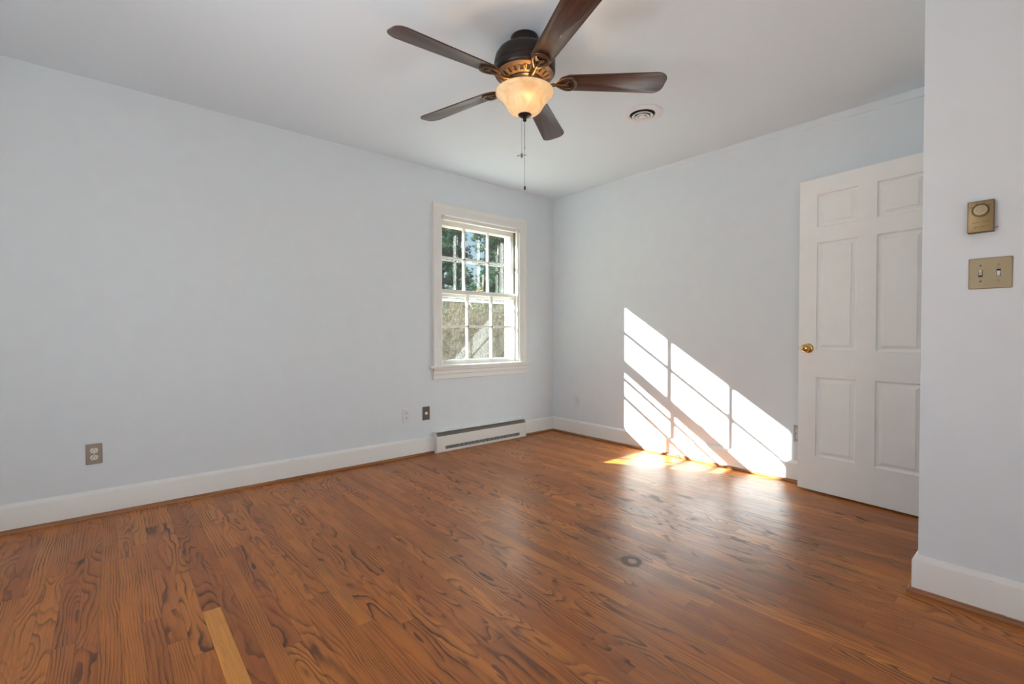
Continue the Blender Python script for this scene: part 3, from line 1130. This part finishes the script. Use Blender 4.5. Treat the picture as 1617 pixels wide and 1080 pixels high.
# thermostat
def text_bm(body, size):
    cu = bpy.data.curves.new('lettering', 'FONT')
    cu.body = body
    cu.size = size
    cu.align_x = 'CENTER'
    cu.align_y = 'CENTER'
    cu.extrude = 0.0002
    o_ = bpy.data.objects.new('lettering', cu)
    COL.objects.link(o_)
    dg = bpy.context.evaluated_depsgraph_get()
    me = bpy.data.meshes.new_from_object(o_.evaluated_get(dg))
    bm = NB()
    bm.from_mesh(me)
    bpy.data.objects.remove(o_)
    bpy.data.curves.remove(cu)
    bpy.data.meshes.remove(me)
    return bm


th = thing('thermostat', 'gold wall thermostat with a round dial above the light switch', 'thermostat', (W_X, -3.3225, 1.4437), R(-90))
tw, thh, td = 0.0690, 0.1130, 0.026
bm = NB()
prism(bm, rrect(tw, thh, 0.002, 3), 0.0, td, 0.0008)
obj('case', facing(bm), 'thermo_edge', th, smooth=30)
bm = NB()
prism(bm, rrect(tw - 0.0045, thh - 0.0045, 0.0015, 3), td - 0.001, td + 0.0015, 0.0005)
fp = obj('face_plate', facing(bm), 'thermo_gold', th, smooth=30)
bm = NB()
lathe(bm, [(0.0238, 0.0), (0.0238, 0.0022), (0.0215, 0.0030), (0.0, 0.0030)], 40)
obj('dial_ring', facing(bm), 'thermo_edge', th, smooth=30, loc=(0.0, -td - 0.0014, 0.0215))
bm = NB()
lathe(bm, [(0.0188, 0.0), (0.0186, 0.0048), (0.0175, 0.0060), (0.0100, 0.0064), (0.0092, 0.0056), (0.0, 0.0056)], 40)
obj('dial', facing(bm), 'thermo_dial', th, smooth=30, loc=(0.0, -td - 0.0040, 0.0215))
for txt, a in (('50', 152), ('60', 112), ('70', 72), ('80', 34)):
    bm = text_bm(txt, 0.0072)
    bmesh.ops.translate(bm, vec=(0.0282 * math.cos(R(a)), 0.0215 + 0.0280 * math.sin(R(a)), td + 0.0017), verts=bm.verts)
    obj('dial_number', facing(bm), 'thermo_edge', fp)
# the three lines of lettering, too small to read: short wavering strokes
def squiggle(x0, x1, z, amp, seed, rad, slope=0.0, peaks=()):
    r_ = random.Random(seed)
    pts = []
    k = 26
    for i in range(k):
        f = i / (k - 1)
        a_ = amp * (1 if i % 2 else -1) * r_.uniform(0.5, 1.0)
        for pk, ph in peaks:
            if abs(f - pk) < 0.03:
                a_ = ph
        pts.append((x0 + (x1 - x0) * f, z + slope * f + a_, td + 0.0016))
    bm = NB()
    tube(bm, pts, rad, 6, flat=(1, 0.4))
    return facing(bm)


obj('lettering', squiggle(-0.0215, -0.004, -0.0215, 0.0009, 3, 0.0006), 'thermo_edge', fp)
obj('lettering', squiggle(0.004, 0.0225, -0.0205, 0.0011, 4, 0.0007), 'thermo_edge', fp)
obj('script_lettering', squiggle(-0.016, 0.020, -0.0385, 0.0013, 5, 0.0007, 0.0012, ((0.02, 0.0032), (0.06, -0.0025), (0.14, 0.0036), (0.94, 0.0038), (0.99, 0.003))), 'red_script', fp)
bm = NB()
tube(bm, [(tw / 2 - 0.001, -0.008, -0.043), (tw / 2 + 0.006, -0.008, -0.0415), (tw / 2 + 0.009, -0.010, -0.0405)], 0.0012, 8)
obj('range_lever', bm, 'screw', th, smooth=40)

# black wire stub at the foot of the sunlit wall
bm = NB()
tube(bm, [(-0.018, -1.4600, 0.0225), (-0.030, -1.4625, 0.0245), (-0.044, -1.4650, 0.0225), (-0.056, -1.4680, 0.013), (-0.061, -1.4695, 0.0030)], [0.0028, 0.0028, 0.0028, 0.0030, 0.0032], 10)
tag(obj('cable_stub', bm, 'black_rubber', smooth=60), 'short black wire stub sticking out over the shoe moulding in the sun', 'cable')

# ------------------------------------------------------------------ ceiling vent
vent = thing('ceiling_vent', 'round white ceiling vent with dark concentric slots', 'vent', (-0.955, -1.742, CEIL), 0)
bm = NB()
lathe(bm, [(0.128, 0.0), (0.128, -0.003), (0.120, -0.007), (0.100, -0.0095), (0.084, -0.010), (0.080, -0.007), (0.078, 0.0)], 64)
obj('flange', bm, 'vent_white', vent, smooth=40)
bm = NB()
lathe(bm, [(0.0, -0.0008), (0.0785, -0.0008)], 48)
obj('duct_opening', bm, 'dark_slot', vent)
for r0, r1, z0, z1 in ((0.050, 0.066, -0.005, -0.016), (0.030, 0.045, -0.008, -0.020)):
    bm = NB()
    lathe(bm, [(r0, z0), (r1, z1), (r1 - 0.0010, z1 - 0.0030), (r1 - 0.010, z1 - 0.0022), (r0 - 0.002, z0 - 0.001), (r0, z0)], 48)
    obj('diffuser_cone', bm, 'vent_white', vent, smooth=40)
bm = NB()
lathe(bm, [(0.010, -0.004), (0.024, -0.022), (0.023, -0.0245), (0.012, -0.0245), (0.011, -0.0225), (0.0, -0.0225)], 40)
obj('diffuser_center', bm, 'vent_white', vent, smooth=40)

# ------------------------------------------------------------------ ceiling fan
FC = (-2.053, -1.826, CEIL)
fan = thing('ceiling_fan', 'bronze five-blade ceiling fan with a lit alabaster bowl', 'ceiling fan', FC, 0)
bm = NB()
lathe(bm, [(0.0, 0.0), (0.066, 0.0), (0.068, -0.004), (0.068, -0.022), (0.064, -0.030), (0.062, -0.052), (0.050, -0.056), (0.0, -0.056)], 56)
obj('canopy', bm, 'bronze', fan, smooth=35)
bm = NB()
lathe(bm, [(0.040, -0.054), (0.080, -0.056), (0.108, -0.062), (0.128, -0.074), (0.140, -0.092), (0.1455, -0.112), (0.1465, -0.118), (0.1465, -0.135), (0.143, -0.139),
           (0.146, -0.143), (0.146, -0.168), (0.141, -0.176), (0.136, -0.179)], 72)
mh = obj('motor_housing', bm, 'bronze', fan, smooth=35)
# vented lower pan: ring of slots between ribs
bm = NB()
lathe(bm, [(0.1375, -0.176), (0.136, -0.1815), (0.128, -0.1860), (0.119, -0.1905)], 72)
lathe(bm, [(0.098, -0.2010), (0.092, -0.2055), (0.086, -0.2085), (0.080, -0.2085), (0.080, -0.204)], 72)
NR = 22
for i in range(NR):
    a = 2 * math.pi * i / NR
    for da, tilt in ((-0.045, 0.035), (0.045, -0.035)):
        p0 = (0.120 * math.cos(a + da), 0.120 * math.sin(a + da), -0.1895)
        p1 = (0.094 * math.cos(a + da + tilt), 0.094 * math.sin(a + da + tilt), -0.2035)
        tube(bm, [p0, p1], 0.0048, 6)
obj('vent_ring', bm, 'vent_bronze', mh, smooth=40)
bm = NB()
lathe(bm, [(0.128, -0.182), (0.090, -0.201)], 48)
obj('vent_backing', bm, 'dark_slot', mh)
bm = NB()
lathe(bm, [(0.088, -0.203), (0.088, -0.212), (0.082, -0.216), (0.058, -0.218), (0.056, -0.232), (0.060, -0.236), (0.060, -0.246), (0.040, -0.252), (0.0, -0.252)], 56)
obj('switch_housing', bm, 'bronze', fan, smooth=35)

# blades
BR0, BR1 = 0.165, 0.677
PIT = R(12.5)
TIPW, ROOTW = 0.066, 0.049


def blade_outline():
    pts = []
    # root: clipped corners
    pts += [(BR0, -0.020), (BR0 + 0.010, -0.034), (BR0 + 0.045, -ROOTW)]
    xt = BR1
    rr = 0.045
    n_ = 8
    for i in range(n_ + 1):
        a = R(-90 + 90 * i / n_)
        pts.append((xt - rr * 1.15 + rr * 1.15 * math.cos(a), -TIPW + rr + rr * math.sin(a)))
    for i in range(n_ + 1):
        a = R(90 * i / n_)
        pts.append((xt - rr * 0.9 - 0.004 + rr * 0.9 * math.cos(a), TIPW - rr + rr * math.sin(a)))
    pts += [(BR0 + 0.045, ROOTW), (BR0 + 0.010, 0.034), (BR0, 0.020)]
    return pts


def pitch(bm, zc):
    for v_ in bm.verts:
        y, z = v_.co.y, v_.co.z
        v_.co.y = y * math.cos(PIT) + z * math.sin(PIT)
        v_.co.z = zc - y * math.sin(PIT) + z * math.cos(PIT)


BZ = -0.214
bm = NB()
prism(bm, blade_outline(), 0.0, 0.006, 0.0015)
pitch(bm, BZ)
blade_me = None
arm_me = None
for i, ang in enumerate((31.8, 103.8, 175.8, 247.8, 319.8)):
    if i == 0:
        bl = obj('fan_blade', bm, 'blade', fan, smooth=30, rot=(0, 0, R(ang)))
        blade_me = bl.data
        bm2 = NB()
        loop = []
        k = 40
        for q in range(k):
            a = 2 * math.pi * q / k
            # teardrop frame pointing at the hub
            rx = 0.196 + 0.048 * math.cos(a)
            wy = 0.044 * math.sin(a) * (0.66 + 0.34 * math.cos(a))
            loop.append((rx, wy * 1.15, -0.006))
        tube(bm2, loop, 0.0062, 8, True, flat=(1.25, 0.75))
        tube(bm2, [(0.150, 0, -0.006), (0.172, 0, -0.010), (0.190, 0, -0.008), (0.205, 0, -0.004)], [0.0085, 0.0075, 0.006, 0.004], 10)
        for sy in (-1, 1):
            tube(bm2, [(0.196, 0.001 * sy, -0.005), (0.208, 0.010 * sy, -0.004), (0.216, 0.019 * sy, -0.003)], [0.004, 0.003, 0.0025], 8)
        pitch(bm2, BZ)
        tube(bm2, [(0.074, 0, -0.212), (0.095, 0, -0.2225), (0.125, 0, -0.226), (0.152, 0, BZ - 0.006)], [0.011, 0.010, 0.009, 0.0085], 12)
        ar = obj('blade_arm', bm2, 'arm_bronze', bl, smooth=45)
        bm3 = NB()
        for sx, sy in ((0.208, 0), (0.216, 0.017), (0.216, -0.017)):
            lathe(bm3, [(0, -0.0085), (0.0035, -0.008), (0.0045, -0.006), (0.0045, 0.0)], 12, (sx, sy, 0))
        pitch(bm3, BZ)
        sc_ = obj('arm_screw', bm3, 'bronze', bl, smooth=40)
    else:
        b2 = bl.copy()
        COL.objects.link(b2)
        b2.parent = fan
        b2.rotation_euler = (0, 0, R(ang))
        for ch in (ar, sc_):
            c2 = ch.copy()
            COL.objects.link(c2)
            c2.parent = b2

# light bowl
bm = NB()
outer = [(0.1390, -0.2575), (0.1408, -0.2600), (0.1395, -0.2665), (0.1310, -0.2770), (0.1150, -0.2920), (0.1030, -0.3050), (0.0945, -0.3180), (0.0865, -0.3320), (0.0780, -0.3445), (0.0620, -0.3570), (0.0430, -0.3640), (0.0200, -0.3670), (0.0080, -0.3675)]
inner = [(r - 0.004, z + 0.004) for r, z in outer[1:]]
lathe(bm, outer + inner[::-1] + [outer[0]], 72)
obj('light_bowl', bm, 'alabaster', fan, smooth=50)
bm = NB()
lathe(bm, [(0.0, -0.360), (0.0300, -0.3625), (0.0325, -0.3655), (0.0300, -0.3700), (0.0190, -0.3760), (0.0105, -0.3800), (0.0080, -0.3850), (0.0090, -0.3890), (0.0085, -0.3940), (0.0050, -0.3975), (0.0, -0.3980)], 36)
tube(bm, [(0, 0, -0.25), (0, 0, -0.362)], 0.004, 10)
obj('finial', bm, 'bronze', fan, smooth=40)
# sockets and bulbs inside the bowl
for a in (242, 62):
    bm = NB()
    c_, s_ = math.cos(R(a)), math.sin(R(a))
    tube(bm, [(0.020 * c_, 0.020 * s_, -0.262), (0.048 * c_, 0.048 * s_, -0.272)], 0.012, 12)
    so = obj('lamp_socket', bm, 'bronze', fan, smooth=40)
BULB = simple('bulb_glass', (1.0, 0.9, 0.75), 0.4)
nt = BULB.node_tree
for nd in nt.nodes:
    if nd.type == 'BSDF_PRINCIPLED':
        nd.inputs['Emission Color'].default_value = (1.0, 0.62, 0.27, 1)
        nd.inputs['Emission Strength'].default_value = 95.0
bm = NB()
bmesh.ops.create_uvsphere(bm, u_segments=16, v_segments=10, radius=0.017, matrix=Matrix.Translation((-0.030, -0.058, -0.300)))
obj('light_bulb', bm, BULB, fan, smooth=True)
# pull chains
bm = NB()
tube(bm, [(0.0, 0.0, -0.396), (0.0, 0.0, -0.520)], 0.0013, 6)
tube(bm, [(0.0, 0.0, -0.520), (0.0, 0.0, -0.713)], 0.0009, 6)
lathe(bm, [(0, 0.006), (0.002, 0.005), (0.002, -0.005), (0, -0.006)], 10, (0.0, 0.0, -0.522))
ch1 = obj('pull_chain', bm, 'chain', fan)
bm = NB()
lathe(bm, [(0, -0.706), (0.0035, -0.707), (0.0045, -0.710), (0.0045, -0.722), (0.0035, -0.724), (0, -0.724)], 14, (0.0, 0.0, 0))
obj('chain_pull', bm, 'black_rubber', ch1, smooth=40)
bm = NB()
bx, by = -0.0115, 0.0085
tube(bm, [(bx, by, -0.369), (bx, by, -0.552)], 0.0009, 6)
ch2 = obj('pull_chain', bm, 'chain', fan)
bm = NB()
for q in range(2):
    lathe(bm, [(0, 0.007), (0.0045, 0.004), (0.006, 0.0), (0.0045, -0.004), (0, -0.007)], 14, (bx, by, -0.554 - 0.011 * q))
d_ = Vector((0.80, -0.60, 0.0))
tube(bm, [Vector((bx, by, -0.5600)) - d_ * 0.022 + Vector((0, 0, -0.002)), Vector((bx, by, -0.5575)), Vector((bx, by, -0.5575)) + d_ * 0.023], [0.0032, 0.0022, 0.0014], 8)
obj('chain_pull', bm, 'chain', ch2, smooth=40)

# ------------------------------------------------------------------ outdoors
GZ = -0.55
bm = NB()
gv = {}
for i in range(31):
    for j in range(31):
        x, y = -16 + 40 * i / 30, 0.25 + 40 * j / 30
        gv[i, j] = bm.verts.new((x, y, GZ + 0.12 * noise.noise(Vector((x * 0.4, y * 0.4, 0))) + max(0, y - 6) * 0.03))
for i in range(30):
    for j in range(30):
        bm.faces.new((gv[i, j], gv[i + 1, j], gv[i + 1, j + 1], gv[i, j + 1]))
tag(obj('ground', bm, 'ground', smooth=True), 'brown leaf-littered yard outside the window', 'ground', kind='structure')


def tuft(bm, c, ln, n_, r_, spread=1.0, w=0.012):
    """a brush of pointed needles from one twig tip"""
    for _ in range(n_):
        d = Vector((r_.gauss(0, 1), r_.gauss(0, 1), r_.gauss(0.15, 0.8))).normalized()
        s = d.cross(Vector((r_.gauss(0, 1), r_.gauss(0, 1), r_.gauss(0, 1)))).normalized() * w
        l_ = ln * r_.uniform(0.6, 1.15)
        bm.faces.new((bm.verts.new(c - s), bm.verts.new(c + s), bm.verts.new(c + d * l_)))


def pine(x, y, h, label, seed, lo=0.6, dens=1.0):
    r_ = random.Random(seed)
    t_ = thing('pine_tree', label, 'tree', (x, y, GZ), 0, 'pines outside the window')
    bt, bf = NB(), NB()
    k = 9
    tp = [Vector((0.10 * math.sin(i * 1.1 + seed), 0.08 * math.cos(i * 0.9 + seed), h * i / (k - 1))) for i in range(k)]
    tube(bt, tp, [0.16 * (1 - 0.85 * i / (k - 1)) for i in range(k)], 9)
    obj('trunk', bt, 'bark', t_, smooth=60)
    nb = int(50 * dens)
    bb = NB()
    for i in range(nb):
        z = lo + (h - lo) * (i / nb)
        a = r_.uniform(0, 2 * math.pi)
        L = (0.35 + 0.75 * (1 - z / h)) * r_.uniform(0.7, 1.1)
        drop = r_.uniform(-0.15, 0.35)
        pts = []
        for q in range(6):
            f = q / 5
            pts.append(Vector((L * f * math.cos(a + 0.25 * f), L * f * math.sin(a + 0.25 * f), z + drop * f * f * L * 0.6 + 0.05 * math.sin(q * 2 + i))))
        tube(bb, pts, [0.026 * (1 - 0.8 * q / 5) for q in range(6)], 5)
        for q in range(int(26 * dens)):
            f = r_.uniform(0.18, 1.0)
            p = pts[min(4, int(f * 5))].lerp(pts[min(5, int(f * 5) + 1)], f * 5 - int(f * 5))
            p = p + Vector((r_.uniform(-0.16, 0.16), r_.uniform(-0.16, 0.16), r_.uniform(-0.15, 0.15)))
            tuft(bf, p, 0.14, 15, r_, w=0.015)
    obj('branches', bb, 'bark', t_, smooth=60)
    obj('foliage', bf, 'needles', t_)
    return t_


def shrub(x, y, h, w, label, seed, n_=420):
    r_ = random.Random(seed)
    t_ = thing('shrub', label, 'shrub', (x, y, GZ), 0, 'brush outside the window')
    bs_, bl_ = NB(), NB()
    for i in range(22):
        a = r_.uniform(0, 2 * math.pi)
        o_ = r_.uniform(0, 0.35) * w
        e = r_.uniform(0.3, 1.0) * w
        p0 = Vector((o_ * math.cos(a), o_ * math.sin(a), -0.05))
        p1 = Vector((e * 0.7 * math.cos(a + 0.3), e * 0.7 * math.sin(a + 0.3), h * r_.uniform(0.45, 0.65)))
        p2 = Vector((e * math.cos(a + 0.5), e * math.sin(a + 0.5), h * r_.uniform(0.75, 1.05)))
        tube(bs_, [p0, p1, p2], [0.009, 0.006, 0.002], 5)
        for q in range(n_ // 11):
            f = r_.uniform(0.25, 1.0)
            p = (p0.lerp(p1, f * 2) if f < 0.5 else p1.lerp(p2, f * 2 - 1)) + Vector((r_.uniform(-0.16, 0.16), r_.uniform(-0.16, 0.16), r_.uniform(-0.15, 0.15)))
            tuft(bl_, p, 0.065, 9, r_, w=0.014)
    obj('stems', bs_, 'twig', t_, smooth=60)
    obj('foliage', bl_, 'brush', t_)
    return t_


PINES = [(3.1, 7.3, 6.5, 'nearest pine, seen at the left of the upper sash'), (5.5, 7.6, 6.5, 'near pine, seen at the right of the upper sash'),
         (4.5, 10.1, 7.5, 'second-row pine, behind and left of the near ones'), (7.0, 10.3, 7.5, 'second-row pine, farther to the right'),
         (7.5, 12.9, 8.0, 'third-row pine, behind the second row at the left'), (9.95, 13.0, 8.0, 'third-row pine, behind the second row at the right'),
         (9.3, 15.8, 8.5, 'tall back-row pine, the left one'), (11.8, 15.8, 8.5, 'tall back-row pine, the right one')]
for i, (x, y, h, lab) in enumerate(PINES):
    pine(x, y, h, 'dark green ' + lab, 11 + i)
for i, (x, y, h, lab) in enumerate([(1.35, 4.2, 2.15, 'in front at the left of the lower sash'), (2.45, 4.4, 2.3, 'in front in the middle of the lower sash'),
                                    (3.55, 4.6, 2.2, 'in front at the right of the lower sash'), (2.0, 5.6, 2.35, 'behind, between the left and middle front bushes'),
                                    (3.1, 5.8, 2.4, 'behind, between the middle and right front bushes'), (4.3, 5.9, 2.3, 'behind, farthest to the right')]):
    shrub(x, y, h, 0.50, 'olive brown brush ' + lab, 31 + i)
